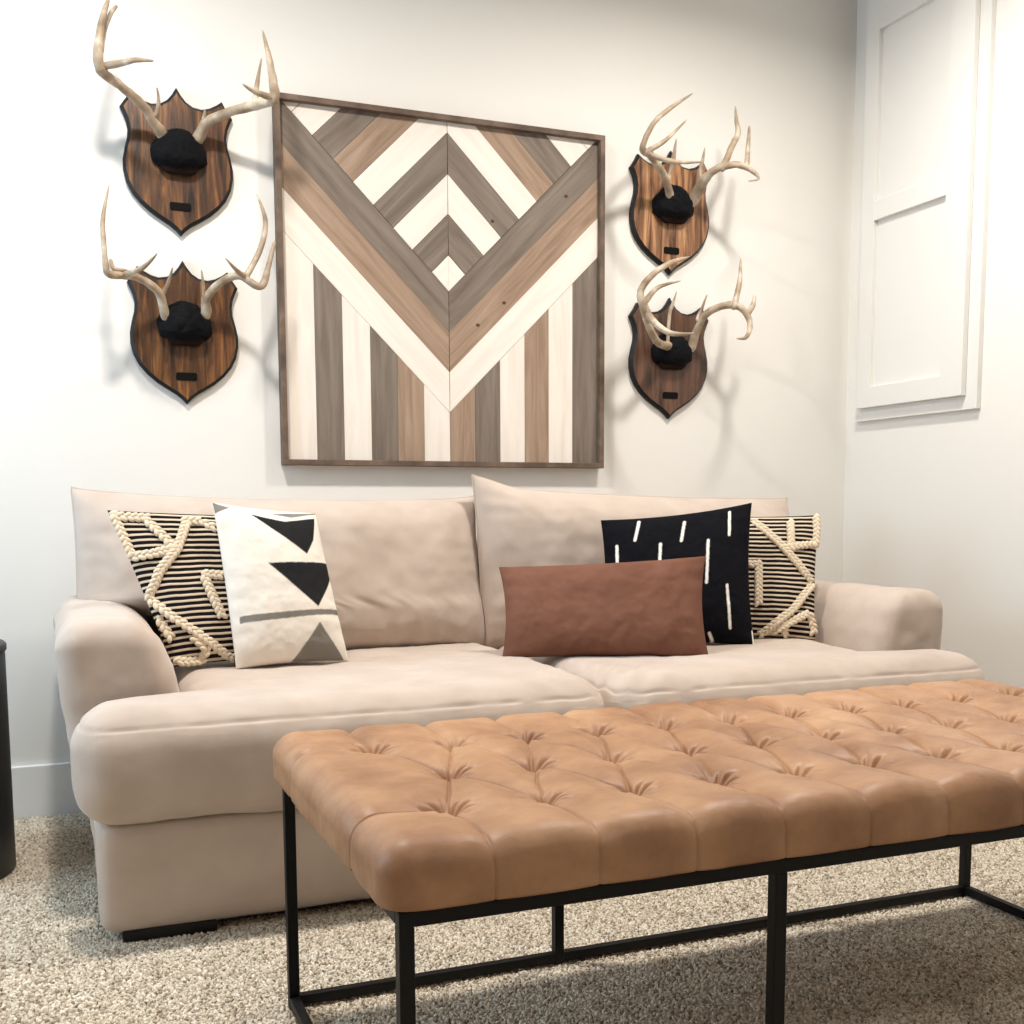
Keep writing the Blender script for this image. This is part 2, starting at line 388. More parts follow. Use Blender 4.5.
# ---------------------------------------------------------------- antler mounts
ANTLERS = {'UL':[[[[0.3178,3.465,1.9582,0.0084],[0.2933,3.44,1.978,0.0091],[0.2728,3.42,2.0039,0.0086],[0.2091,3.37,2.0363,0.0081],[0.1637,3.32,2.0465,0.0093],[0.1505,3.3,2.0678,0.0092],[0.1535,3.29,2.1106,0.0078],[0.1617,3.285,2.1584,0.0064],[0.1713,3.29,2.194,0.005],[0.184,3.3,2.2349,0.0021]],[[0.3047,3.43,1.9937,0.0045],[0.3106,3.41,2.0227,0.0038],[0.3055,3.39,2.0526,0.0015]],[[0.1562,3.32,2.0609,0.0072],[0.2004,3.28,2.0621,0.0064],[0.2412,3.24,2.0617,0.0049],[0.2847,3.21,2.0554,0.0018]],[[0.1565,3.295,2.0885,0.0057],[0.1674,3.31,2.1471,0.005],[0.1865,3.33,2.2011,0.0043],[0.2056,3.34,2.2325,0.0029]]],[[[0.4278,3.465,1.9614,0.0085],[0.4439,3.44,1.9901,0.0092],[0.504,3.39,2.0112,0.0084],[0.5687,3.34,2.0219,0.0091],[0.6101,3.3,2.0303,0.0098],[0.6084,3.285,2.0654,0.0082],[0.5993,3.29,2.1344,0.006],[0.5871,3.31,2.2141,0.0015]],[[0.434,3.45,1.9831,0.0054],[0.4364,3.435,1.9995,0.0046],[0.4376,3.42,2.0172,0.0023]],[[0.566,3.34,2.032,0.0061],[0.5775,3.36,2.0924,0.0046],[0.5943,3.38,2.1658,0.0015]],[[0.6072,3.3,2.0329,0.0068],[0.5543,3.25,2.024,0.0052],[0.5108,3.21,2.0274,0.0018]]]],'LL':[[[[0.3127,3.465,1.4446,0.0073],[0.2934,3.43,1.5037,0.008],[0.237,3.39,1.5328,0.0071],[0.1931,3.35,1.5282,0.007],[0.1539,3.32,1.5257,0.0069],[0.148,3.32,1.5638,0.0053],[0.1454,3.325,1.6237,0.0049],[0.1472,3.335,1.6734,0.0046],[0.1678,3.35,1.7705,0.0015]],[[0.3074,3.435,1.5055,0.0048],[0.3213,3.42,1.535,0.004],[0.3313,3.4,1.5705,0.0016]],[[0.1931,3.35,1.5282,0.0062],[0.2427,3.29,1.5412,0.0046],[0.2788,3.25,1.5743,0.0015]],[[0.2053,3.35,1.5412,0.0031],[0.1699,3.34,1.5426,0.0054],[0.1622,3.34,1.5689,0.0031]]],[[[0.4283,3.465,1.4578,0.0082],[0.4265,3.44,1.4951,0.0082],[0.4596,3.4,1.5346,0.0073],[0.5084,3.36,1.5526,0.0072],[0.5488,3.32,1.5211,0.0072],[0.5731,3.32,1.5265,0.0072],[0.5894,3.325,1.5799,0.0056],[0.611,3.335,1.6524,0.0032]],[[0.4202,3.435,1.4939,0.0041],[0.4166,3.42,1.5353,0.0032],[0.4105,3.4,1.5701,0.0016]],[[0.5324,3.35,1.5555,0.0064],[0.5745,3.36,1.636,0.0057],[0.5911,3.37,1.7149,0.0049],[0.571,3.39,1.7944,0.0016]],[[0.5258,3.35,1.5488,0.0064],[0.4951,3.29,1.5507,0.0047],[0.4567,3.25,1.5763,0.0015]]]],'UR':[[[[1.977,3.465,1.9228,0.008],[1.9463,3.43,1.9625,0.0079],[1.8999,3.39,1.9924,0.0085],[1.8325,3.34,2.0213,0.0083],[1.7818,3.3,2.0207,0.0075],[1.7797,3.285,2.0483,0.0062],[1.8112,3.28,2.1041,0.0056],[1.8708,3.285,2.1558,0.005],[1.963,3.3,2.2181,0.0015]],[[1.8031,3.31,2.0232,0.0057],[1.8612,3.3,2.0593,0.0051],[1.9472,3.31,2.1377,0.0015]],[[1.7882,3.3,2.0171,0.0063],[1.8203,3.26,1.9893,0.0056],[1.8611,3.22,1.9702,0.005],[1.9328,3.18,1.9684,0.0015]],[[1.9616,3.44,2.0123,0.0046],[1.9674,3.43,2.0556,0.0053],[1.9723,3.42,2.1156,0.0015]]],[[[2.0697,3.465,1.9403,0.0108],[2.0729,3.42,1.9783,0.0113],[2.0827,3.37,2.0059,0.0092],[2.1118,3.33,2.0162,0.0079],[2.147,3.3,2.0133,0.0072],[2.182,3.28,1.9919,0.0052],[2.1917,3.26,1.9635,0.0026],[2.1293,3.23,1.9427,0.0015]],[[2.1046,3.34,2.0142,0.0079],[2.1408,3.34,2.0886,0.0072],[2.1639,3.345,2.1321,0.0066],[2.1594,3.35,2.1726,0.0046],[2.1615,3.36,2.2222,0.0015]],[[2.1708,3.3,2.0187,0.0065],[2.1876,3.32,2.0824,0.0053],[2.2049,3.34,2.158,0.0026]],[[2.0746,3.435,2.0169,0.0054],[2.0812,3.43,2.0622,0.004],[2.0827,3.42,2.0979,0.0015]]]],'LR':[[[[1.9829,3.465,1.4372,0.0081],[1.905,3.4,1.4363,0.0086],[1.8447,3.34,1.4536,0.0084],[1.8049,3.31,1.4976,0.0083],[1.7775,3.29,1.5427,0.0083],[1.7694,3.285,1.58,0.0076],[1.8033,3.28,1.6282,0.007],[1.8795,3.29,1.6771,0.0058],[1.9632,3.31,1.7071,0.0019]],[[1.7981,3.31,1.5362,0.0083],[1.8056,3.27,1.4859,0.0076],[1.8421,3.22,1.4418,0.0063],[1.9088,3.18,1.4385,0.0019]],[[1.797,3.3,1.5539,0.007],[1.8461,3.31,1.6007,0.0051],[1.9428,3.33,1.6323,0.0015]],[[1.9639,3.44,1.5386,0.004],[1.9693,3.43,1.5724,0.004],[1.98,3.42,1.6179,0.0015]]],[[[2.0665,3.465,1.4442,0.0089],[2.0684,3.44,1.4855,0.0088],[2.0814,3.4,1.5421,0.0081],[2.1192,3.35,1.5655,0.008],[2.1554,3.32,1.5627,0.008],[2.1846,3.3,1.5294,0.0073],[2.1739,3.27,1.4839,0.0059],[2.1395,3.24,1.4462,0.0046],[2.0827,3.21,1.4363,0.0019]],[[2.1449,3.32,1.565,0.0073],[2.1772,3.34,1.6516,0.006],[2.1921,3.36,1.7332,0.0015]],[[2.1832,3.3,1.5322,0.0073],[2.2114,3.31,1.5674,0.006],[2.2245,3.32,1.6019,0.0033]],[[2.0626,3.42,1.5295,0.0047],[2.0794,3.42,1.5658,0.0041],[2.0934,3.41,1.6131,0.0015]]]]}

def shield(cx, ztop, s=1.0):
    half = [(0, 0), (.012, -.020), (.026, -.037), (.045, -.049), (.070, -.053), (.092, -.047), (.112, -.036), (.128, -.024),
            (.140, -.046), (.157, -.070), (.150, -.085), (.142, -.105), (.138, -.128), (.140, -.152), (.148, -.182), (.154, -.212), (.154, -.242),
            (.147, -.275), (.132, -.305), (.110, -.331), (.083, -.354), (.055, -.372), (.030, -.387), (.014, -.400), (0, -.415)]
    k = -0.0
    L = [(-x, z) for x, z in half]
    Rr = [(x, z) for x, z in half[::-1]][1:-1]
    return L+Rr                        # counter clockwise from -Y
def inset(poly, d):
    n = len(poly); out = []
    for i in range(n):
        p0, p1, p2 = poly[i-1], poly[i], poly[(i+1) % n]
        e1 = (p1[0]-p0[0], p1[1]-p0[1]); e2 = (p2[0]-p1[0], p2[1]-p1[1])
        l1 = math.hypot(*e1) or 1; l2 = math.hypot(*e2) or 1
        n1 = (-e1[1]/l1, e1[0]/l1); n2 = (-e2[1]/l2, e2[0]/l2)
        nx, nz = n1[0]+n2[0], n1[1]+n2[1]; l = math.hypot(nx, nz) or 1; nx /= l; nz /= l
        c = max(.45, nx*n1[0]+nz*n1[1])
        out.append((p1[0]+nx*d/c, p1[1]+nz*d/c))
    return out

def catmull(pts, sub=6):
    P = [Vector(p[:3]) for p in pts]; r = [p[3] for p in pts]; out = []
    n = len(P)
    for i in range(n-1):
        p0 = P[max(i-1, 0)]; p1 = P[i]; p2 = P[i+1]; p3 = P[min(i+2, n-1)]
        for k in range(sub):
            t = k/sub
            q = .5*((2*p1)+(-p0+p2)*t+(2*p0-5*p1+4*p2-p3)*t*t+(-p0+3*p1-3*p2+p3)*t**3)
            out.append((q, r[i]*(1-t)+r[i+1]*t))
    out.append((P[-1], r[-1])); return out

def tube(mb, pts, sides=10, sub=6, knob=0.0, mi=0):
    c = catmull(pts, sub); n = len(c); vs = []
    up = Vector((.13, .31, .94)); 
    t0 = (c[1][0]-c[0][0]).normalized(); u = t0.cross(up).normalized()
    for i, (p, r) in enumerate(c):
        t = (c[min(i+1, n-1)][0]-c[max(i-1, 0)][0]).normalized()
        u = (u-t*u.dot(t)).normalized(); w = t.cross(u)
        for k in range(sides):
            a = 2*math.pi*k/sides
            d = u*math.cos(a)+w*math.sin(a)
            rr = max(r*1.6-.0008, .0012)*(1+knob*noise.noise(p*55+d*1.3))
            if i == n-1: rr *= .35
            vs.append(p+d*rr)
    fs = []
    for i in range(n-1):
        for k in range(sides):
            fs.append((i*sides+k, i*sides+(k+1) % sides, (i+1)*sides+(k+1) % sides, (i+1)*sides+k))
    fs.append(tuple(range(sides-1, -1, -1))); fs.append(tuple((n-1)*sides+k for k in range(sides)))
    mb.add(vs, fs, mi)

def plaque(key, cx, ztop, wood, label):
    t = thing('antler_mount', label, 'antler mount', (cx, YB, ztop-.415), 'antler mounts on shield plaques')
    poly = shield(cx, ztop)
    W = lambda pl: [(cx+x, ztop+z) for x, z in pl]
    a = W(poly); b = W(inset(poly, .0045)); c = W(inset(poly, .0085))
    n = len(a); y0, y1, y2, y3 = YB-.0005, YB-.014, YB-.019, YB-.0225
    vs = [(x, y0, z) for x, z in a]+[(x, y1, z) for x, z in a]+[(x, y2, z) for x, z in b]+[(x, y3, z) for x, z in c]
    fs = []; mi = []
    for l in range(3):
        for i in range(n):
            j = (i+1) % n
            fs.append((l*n+i, l*n+j, (l+1)*n+j, (l+1)*n+i)); mi.append(0)
    fs.append(tuple(range(3*n, 4*n))); mi.append(1)
    me = mesh(vs, fs); o = link('shield_board', me, [M_edge, wood], t, False)
    me.polygons.foreach_set('material_index', mi)
    # black cap of fur over the skull plate
    vs, fs = [], []
    NU, NV = 40, 20; cz = ztop-.188
    for j in range(NV+1):
        ph = math.pi/2*j/NV
        for i in range(NU):
            th = 2*math.pi*i/NU
            x = math.cos(th)*math.cos(ph); z = math.sin(th)*math.cos(ph); y = math.sin(ph)
            wz = .070 if z > 0 else .048
            wx = .078 if z < .2 else .078-.02*(z-.2)
            if z < 0: wx += .004*(-z); z = -(-z)**.6
            p = Vector((cx+x*wx, YB-.022-y*.062, cz+z*wz))
            p += Vector((x, -y, z))*(.005*noise.noise(p*60)+.003*noise.noise(p*150))
            vs.append(p)
    for j in range(NV):
        for i in range(NU):
            fs.append((j*NU+i, j*NU+(i+1) % NU, (j+1)*NU+(i+1) % NU, (j+1)*NU+i))
    fs.append(tuple(range(NV*NU, (NV+1)*NU)))
    link('skull_cap', mesh(vs, fs), M_fur, t)
    vs, fs = rounded_box((cx-.052, YB-.050, cz-.060), (cx+.052, YB-.023, cz-.030), .012, (.01, .01, .01), lambda p, nn: Vector((cx+(p.x-cx)*(1-1.6*max(0, cz-.045-p.z)/.04*.4), p.y, p.z)))
    link('cap_base', mesh(vs, fs), M_fringe, t)
    zp = ztop-.335
    m = MB(); pw, ph_ = .030, .0115
    m.prism([(cx-pw+.004, zp-ph_), (cx+pw-.004, zp-ph_), (cx+pw, zp-ph_+.004), (cx+pw, zp+ph_-.004), (cx+pw-.004, zp+ph_), (cx-pw+.004, zp+ph_), (cx-pw, zp+ph_-.004), (cx-pw, zp-ph_+.004)][::1], YB-.0245, YB-.022)
    np_ = m.build('name_plate', M_plate, t)
    for side in range(2):
        m = MB()
        br = ANTLERS[key][side]
        # root the beam in the skull cap
        p0 = br[0][0]
        rt = [cx+(p0[0]-cx)*.72, YB-.03, p0[2]-.022, p0[3]*1.3]
        br[0][0][3] *= 1.25
        tube(m, [rt]+br[0], 12, 6, .2)
        curve = catmull(br[0], 6)
        for b_ in br[1:]:
            q = Vector(b_[0][:3]); near = min(curve, key=lambda c: (c[0]-q).length)
            tube(m, ([[*near[0], b_[0][3]*1.1]] if (near[0]-q).length > .004 else [])+b_, 9, 6, .14)
        m.build('antler', M_antler, t, True)
    return t
plaque('UL', .369, 2.098, M_oak, 'antlers on dark oak shield plaque, upper one left of the wood panel')
plaque('LL', .370, 1.613, M_oak, 'antlers on dark oak shield plaque, lower one left of the wood panel')
plaque('UR', 2.002, 2.103, M_oak2, 'antlers on light striped oak shield plaque, upper one right of the wood panel')
plaque('LR', 2.003, 1.612, M_oak3, 'curved antlers on reddish brown shield plaque, lower one right of the wood panel')

# ---------------------------------------------------------------- sofa
SC = 1.182
W2 = 2*SC
sofa = thing('sofa', 'deep beige fabric two-cushion sofa with wide arms against the back wall', 'sofa', (SC, 2.9, 0))
def fbn(p, s, o=0.0): return noise.fractal(Vector((p[0]*s+o, p[1]*s, p[2]*s)), .8, 2.1, 4)
def base_d(p, n): return p+n*(.004*fbn(p, 3))
vs, fs = rounded_box((.044, 2.366, .012), (W2-.044, 3.45, .250), .035, (.02, .03, .015), base_d)
link('base', mesh(vs, fs), M_sofa, sofa)
m = MB()
for sg in (1, -1):
    for x0, y0, y1 in ((.085, 2.372, 2.47), (.085, 3.32, 3.42)):
        a, b = x0, x0+.19
        if sg < 0: a, b = W2-b, W2-a
        box('foot', a, b, y0, y1, -.008, .02, M_foot, sofa, bevel=.004)
def arm(sg):
    def d(p, n):
        z = p.z
        # flare: outer and inner edges lean outwards towards the top
        tb = [(.05, .062, .245), (.2, .036, .245), (.35, .008, .244), (.48, -.012, .238), (.56, -.02, .222), (.62, -.021, .2), (.665, -.014, .178)]
        for k in range(len(tb)-1):
            if z <= tb[k+1][0] or k == len(tb)-2:
                t = (z-tb[k][0])/(tb[k+1][0]-tb[k][0]); t = min(1, max(0, t))
                xo = tb[k][1]*(1-t)+tb[k+1][1]*t; xi = tb[k][2]*(1-t)+tb[k+1][2]*t; break
        s = p.x
        x = xo+(xi-xo)*s
        zz = z+(.012*math.sin(math.pi*min(1, max(0, s))) if z > .6 else 0)
        q = Vector((x, p.y, zz-.027*sstep(.3, .6, zz)))
        q += Vector((n.x, n.y, n.z))*(.006*fbn(q, 4, 3.0*sg)+.0015*fbn(q, 22))
        # piping dimples at the front outer edge
        if sg < 0: q.x = W2-q.x
        return q
    # unit box in x is built in metres then normalised
    lo = (0, 2.53, .05); hi = (.24, 3.46, .665)
    def dd(p, n): return d(Vector((p.x/.24, p.y, p.z)), n)
    vs, fs = rounded_box(lo, hi, .055, (.0095, .02, .0125), dd)
    if sg < 0: fs = [f[::-1] for f in fs]
    link('arm', mesh(vs, fs), M_sofa, sofa)
arm(1); arm(-1)
vs, fs = rounded_box((.2, 3.30, .05), (2.16, 3.47, .80), .05, (.04, .03, .04), base_d)
link('back_frame', mesh(vs, fs), M_sofa, sofa)
# T-shaped seat cushions that wrap round in front of the arms
def seat(sg):
    x0, x1, y0, y1, z0, z1 = .006, (1.197 if sg > 0 else 1.163), 2.325, 3.22, .237, .484
    def d(p, n):
        s = (p.x-x0)/(x1-x0)
        xl = x0+(.245-x0)*sstep(2.47, 2.535, p.y)
        x = xl+(x1-xl)*s
        y = p.y
        # crown
        cr = math.sin(math.pi*min(1, max(0, s)))**.55*math.sin(math.pi*min(1, max(0, (p.y-y0)/(y1-y0))))**.45 if 0 < s < 1 and y0 < p.y < y1 else 0
        up = max(0, n.z) if p.z > (z0+z1)/2 else 0
        q = Vector((x, y, p.z))
        q.z += .007*cr*up
        q += n*(.006*fbn(q, 3.2, 7*sg)+.0018*fbn(q, 14, 2*sg))
        # full face: bellies out in the middle
        belly = math.sin(math.pi*min(1, max(0, (p.z-z0)/(z1-z0))))
        if n.y < -.2: q.y -= .014*belly*(-n.y)
        if n.x < -.2: q.x -= .004*belly
        # welt seam just under the top edge, with puckers
        for zs in (z1-.037,):
            dz = abs(p.z-zs)
            if dz < .02 and abs(n.z) < .6:
                q -= n*(.0034*math.exp(-(dz/.0034)**2)*(.8+1.2*noise.noise(Vector((p.x*25, p.y*25, 1)))))
        # slack folds near the inner front corner
        if n.z > .3:
            k = math.exp(-((x-(x1-.05))**2+(p.y-2.45)**2)/.012)
            q.z -= .006*k*math.sin((x+p.y)*70)
        if sg < 0: q.x = W2-q.x
        return q
    vs, fs = rounded_box((x0, y0, z0), (x1, y1, z1), .082, (.0135, .0125, .0115), d, {2: cluster(z0, z1, .012, [z1-.037], .0022, .010)})
    if sg < 0: fs = [f[::-1] for f in fs]
    link('seat_cushion', mesh(vs, fs), M_sofa, sofa)
seat(1); seat(-1)
# back cushions
class Pillow:
    """soft pillow spanned by four corners (TL, TR, BR, BL), knife edged with pinched sides"""
    def __init__(s, corners, T, pinch=.05, p=2.6, q=.55, wr=.006, seed=0, warp=None, ridge=0):
        s.c = [np.array(c, float) for c in corners]; s.T = T; s.pinch = pinch; s.p = p; s.q = q
        s.wr = wr; s.seed = seed; s.warp = warp; s.ridge = ridge
        a = (s.c[1]+s.c[2]-s.c[0]-s.c[3]); b = (s.c[0]+s.c[1]-s.c[2]-s.c[3])
        n = np.cross(a, b); s.n = n/np.linalg.norm(n)      # towards the camera side (-Y)
        if s.n[1] > 0: s.n = -s.n
        s.w = np.linalg.norm(a)/2; s.h = np.linalg.norm(b)/2
    def at(s, u, v, side=1, off=0.0, nz=None):
        a = abs(2*u-1); b = abs(2*v-1)
        uu = .5+(u-.5)*(1-s.pinch*(1-b*b))
        vv = .5+(v-.5)*(1-s.pinch*(1-a*a))
        if s.warp: uu, vv = s.warp(uu, vv)
        TL, TR, BR, BL = s.c
        P = (BL*(1-uu)+BR*uu)*(1-vv)+(TL*(1-uu)+TR*uu)*vv
        h = s.T*max(0.0, (1-a**s.p)*(1-b**s.p))**s.q
        # sag: more fill low down
        h *= 1+.18*(.5-v)
        if nz is not None and s.wr:
            e = min(1, h/s.T*1.6)
            h += nz(u*s.w, v*s.h, side)*s.wr*e
            # gathers that run in from the seams
            if s.ridge:
                g = 0
                for d, t in ((1-a, v*s.h), (1-b, u*s.w)):
                    g += math.exp(-d/.16)*math.sin(t*95+3*math.sin(t*17+s.seed))*min(1, d/.05)
                h += g*s.ridge
        return P+s.n*(side*h+off)
def pillow_mesh(pl, N, dye=None, NV=None, wrs=(9, 25)):
    NV = NV or N
    sd = pl.seed*3.7
    def nz(x, y, side):
        return noise.fractal(Vector((x*wrs[0]+sd, y*wrs[0], side*2.3)), .7, 2.0, 4)+.35*noise.noise(Vector((x*wrs[1], y*wrs[1]*.5, sd)))
    vs = []; fs = []; uv = []
    fidx = {}
    # denser towards the rim
    U = [.5-.5*math.cos(math.pi*(.06+.88*i/N)) for i in range(N+1)]; a, b = U[0], U[-1]; U = [(x-a)/(b-a) for x in U]
    V = [.5-.5*math.cos(math.pi*(.06+.88*i/NV)) for i in range(NV+1)]; a, b = V[0], V[-1]; V = [(x-a)/(b-a) for x in V]
    for side in (1, -1):
        for j in range(NV+1):
            for i in range(N+1):
                rim = i in (0, N) or j in (0, NV)
                if side == -1 and rim: fidx[(side, i, j)] = fidx[(1, i, j)]; continue
                fidx[(side, i, j)] = len(vs)
                vs.append(pl.at(U[i], V[j], side, 0, nz)); uv.append((U[i], V[j], side))
        for j in range(NV):
            for i in range(N):
                f = (fidx[(side, i, j)], fidx[(side, i+1, j)], fidx[(side, i+1, j+1)], fidx[(side, i, j+1)])
                fs.append(f if side == 1 else f[::-1])
    me = mesh(vs, fs)
    ul = me.uv_layers.new(name='UVMap')
    li = np.zeros(len(me.loops), dtype=np.int32); me.loops.foreach_get('vertex_index', li)
    UVA = np.array(uv)
    ul.data.foreach_set('uv', UVA[li][:, :2].astype(np.float32).ravel())
    if dye:
        at = me.color_attributes.new('dye', 'FLOAT_COLOR', 'POINT')
        at.data.foreach_set('color', np.array([(*dye(u, v, s), 1) for u, v, s in uv], dtype=np.float32).ravel())
    return me
def piping(pl, name, mt, parent, r=.003, N=60):
    """corded edge that follows the pillow's rim"""
    ring = [(i/N, 0) for i in range(N)]+[(1, i/N) for i in range(N)]+[(1-i/N, 1) for i in range(N)]+[(0, 1-i/N) for i in range(N)]
    pts = [Vector(pl.at(u, v, 1, 0)) for u, v in ring]; n = len(pts); vs = []; fs = []
    for i, p in enumerate(pts):
        t = (pts[(i+1) % n]-pts[i-1]).normalized(); u = Vector(pl.n); w = t.cross(u).normalized()
        for k in range(6):
            a = k*math.pi/3; vs.append(p+(u*math.cos(a)+w*math.sin(a))*r)
    for i in range(n):
        for k in range(6):
            fs.append((i*6+k, i*6+(k+1) % 6, ((i+1) % n)*6+(k+1) % 6, ((i+1) % n)*6+k))
    return link(name, mesh(vs, fs), mt, parent)

def warpL(u, v):      # left cushion: lower part stops at the arm
    s = sstep(.27, .37, v); e = .19*(1-s)
    u2 = e+(1-e)*u
    # saggy top edge with an ear at each end
    v2 = v-.045*sstep(.75, 1, v)*math.sin(math.pi*min(1, max(0, u)))**.5
    return u2, v2
def warpR(u, v):
    s = sstep(.27, .37, v); e = .19*(1-s)
    v2 = v-.022*sstep(.75, 1, v)*math.sin(math.pi*min(1, max(0, u)))**.5-.05*sstep(.7, 1, v)*sstep(0, .14, u)*(1-.5*u)
    return u*(1-e), v2
bl = Pillow([(.035, 3.27, .948), (1.182, 3.25, .925), (1.20, 3.19, .455), (.02, 3.20, .455)], .135, .02, 3.4, .5, .011, 1, warpL, .0012)
b1 = link('back_cushion', pillow_mesh(bl, 110, NV=70, wrs=(4, 14)), M_sofa, sofa); piping(bl, 'piping', M_sofa, b1)
brc = Pillow([(1.150, 3.18, .985), (2.335, 3.27, .930), (2.345, 3.20, .455), (1.172, 3.18, .455)], .135, .02, 3.4, .5, .011, 5, warpR, .0012)
b2 = link('back_cushion', pillow_mesh(brc, 110, NV=70, wrs=(4, 14)), M_sofa, sofa); piping(brc, 'piping', M_sofa, b2)

# ---------------------------------------------------------------- throw pillows
def inpoly(u, v, P):
    c = False; n = len(P)
    for i in range(n):
        (x1, y1), (x2, y2) = P[i], P[(i+1) % n]
        if (y1 > v) != (y2 > v) and u < (x2-x1)*(v-y1)/(y2-y1)+x1: c = not c
    return c
def segd(u, v, a, b, w, h):
    ax, ay, bx, by = a[0]*w, a[1]*h, b[0]*w, b[1]*h; x, y = u*w, v*h
    t = ((x-ax)*(bx-ax)+(y-ay)*(by-ay))/((bx-ax)**2+(by-ay)**2+1e-12); t = min(1, max(0, t))
    return math.hypot(x-ax-t*(bx-ax), y-ay-t*(by-ay))
def braid(pl, path, parent, r=.0098):
    """plaited yarn: overlapping slanted lobes laid along a line on the pillow face"""
    pts = []
    for (a, b) in zip(path[:-1], path[1:]):
        L = math.hypot((b[0]-a[0])*pl.w, (b[1]-a[1])*pl.h); n = max(2, int(L/.0068))
        for i in range(n): pts.append((a[0]+(b[0]-a[0])*i/n, a[1]+(b[1]-a[1])*i/n))
    pts.append(path[-1])
    pts = [(min(.985, max(.015, u)), min(.985, max(.015, v))) for u, v in pts]
    P = [Vector(pl.at(u, v, 1, .003)) for u, v in pts]
    m = MB(); N = Vector(pl.n)
    for i, p in enumerate(P):
        t = (P[min(i+1, len(P)-1)]-P[max(i-1, 0)])
        if t.length < 1e-6: continue
        t.normalize(); w = t.cross(N).normalized(); sg = 1 if i % 2 else -1
        ax = (t*.85+w*sg*.55).normalized(); bx = ax.cross(N).normalized(); c = p+w*sg*r*.46
        vs = []
        for j in range(6):
            ph = -math.pi/2+math.pi*j/5
            for k in range(8):
                th = 2*math.pi*k/8
                vs.append(c+ax*(math.sin(ph)*r*1.25)+(bx*math.cos(th)+N*math.sin(th))*math.cos(ph)*r*.72)
        m.add(vs, [(j*8+k, j*8+(k+1) % 8, (j+1)*8+(k+1) % 8, (j+1)*8+k) for j in range(5) for k in range(8)])
    return m.build('braided_trim', M_cream, parent, True)

PC=dict(
P1=([(.113,2.98,.885),(.55,3.04,.868),(.62,2.95,.50),(.245,2.86,.50)],.055),
P2=([(.362,2.93,.904),(.630,2.96,.875),(.688,2.86,.49),(.394,2.83,.49)],.06),
P3=([(1.125,2.90,.724),(1.652,2.68,.752),(1.605,2.58,.485),(1.09,2.79,.485)],.06),
P4=([(1.483,2.99,.85),(1.913,2.85,.90),(1.85,2.73,.487),(1.43,2.88,.49)],.06),
P5=([(1.80,3.06,.865),(2.195,2.90,.862),(2.10,2.78,.487),(1.76,2.95,.49)],.055))
P1B= [[[0.002, 0.967], [0.002, 0.848], [0.002, 0.69]], [[0.002, 0.685], [0.113, 0.695], [0.26, 0.727]], [[0.171, 0.926], [0.21, 0.83], [0.252, 0.727]], [[0.394, 0.918], [0.268, 0.727], [0.115, 0.58], [0.002, 0.421]], [[0.002, 0.421], [0.101, 0.272], [0.228, 0.144], [0.339, 0.04]], [[0.339, 0.04], [0.4, 0.002]], [[0.386, 0.928], [0.478, 0.926], [0.539, 0.88]], [[0.357, 0.54], [0.366, 0.403], [0.383, 0.267]], [[0.37, 0.549], [0.471, 0.538]], [[0.013, 0.293], [0.04, 0.168]], [[0.033, 0.025], [0.175, 0.002], [0.229, 0.071], [0.177, 0.143]], [[0.002, 0.967], [0.063, 0.95], [0.179, 0.943]]]
P5B= [[[0.506, 0.943], [0.724, 0.705], [0.964, 0.435]], [[0.965, 0.415], [0.808, 0.201], [0.559, 0.002]], [[0.734, 0.699], [0.998, 0.75]], [[0.78, 0.939], [0.786, 0.696]], [[0.534, 0.567], [0.534, 0.236]], [[0.457, 0.556], [0.53, 0.557]], [[0.644, 0.021], [0.81, 0.118], [0.942, 0.191]], [[0.733, 0.085], [0.764, 0.002]], [[0.953, 0.174], [0.998, 0.049]], [[0.973, 0.987], [0.998, 0.756]]]
P4L= [[[0.241, 0.953], [0.2, 0.793]], [[0.538, 0.911], [0.51, 0.757]], [[0.845, 0.949], [0.841, 0.769]], [[0.079, 0.761], [0.072, 0.527]], [[0.367, 0.742], [0.352, 0.527]], [[0.692, 0.738], [0.675, 0.417]], [[0.82, 0.395], [0.834, 0.099]], [[0.694, 0.052], [0.721, 0.002]], [[0.998, 0.094], [0.998, 0.004]]]
P2T= [[[0.311, 0.941], [0.63, 0.909], [0.964, 0.955], [0.879, 0.796], [0.769, 0.692]], [[0.366, 0.617], [0.998, 0.647], [0.998, 0.548], [0.762, 0.341]], [[0.056, 0.296], [0.344, 0.303], [0.998, 0.334], [0.998, 0.3], [0.336, 0.26], [0.054, 0.254]], [[0.749, 0.241], [0.47, 0.002], [0.951, 0.003]], [[0.002, 0.998], [0.141, 0.975], [0.003, 0.929]], [[0.503, 0.963], [0.998, 0.998], [0.998, 0.99], [0.7, 0.943]]]
def place(nm, pl, me, mt, label):
    t = thing('throw_pillow', label, 'pillow', tuple(Vector(pl.c[3]+pl.c[2])/2), 'throw pillows on the sofa')
    link('cover', me, mt, t)
    return t
pl = Pillow(*PC['P1'], pinch=.02, wr=.004, seed=2)
t = place('', pl, pillow_mesh(pl, 70), M_woven, 'black and cream striped pillow with braided trim beside the left arm')
for p in P1B: braid(pl, p, t)
pl = Pillow(*PC['P5'], pinch=.04, wr=.004, seed=9)
t = place('', pl, pillow_mesh(pl, 70), M_woven, 'black and cream striped pillow with braided trim beside the right arm')
for p in P5B: braid(pl, p, t)
def soft(f, e):
    def g(u, v, s):
        c = [f(u+a*e, v+b*e, s) for a, b in ((-1, -1), (1, -1), (1, 1), (-1, 1))]
        return tuple(sum(x[i] for x in c)/4 for i in range(3))
    return g
CREAM, INK, GREY = lin((236, 228, 216)), lin((38, 38, 39)), lin((128, 124, 116))
def dye2(u, v, s):
    if s < 0: return CREAM
    for k, P in enumerate(P2T):
        if inpoly(u, v, P): return (INK, INK, GREY, GREY, GREY, GREY)[k]
    return CREAM
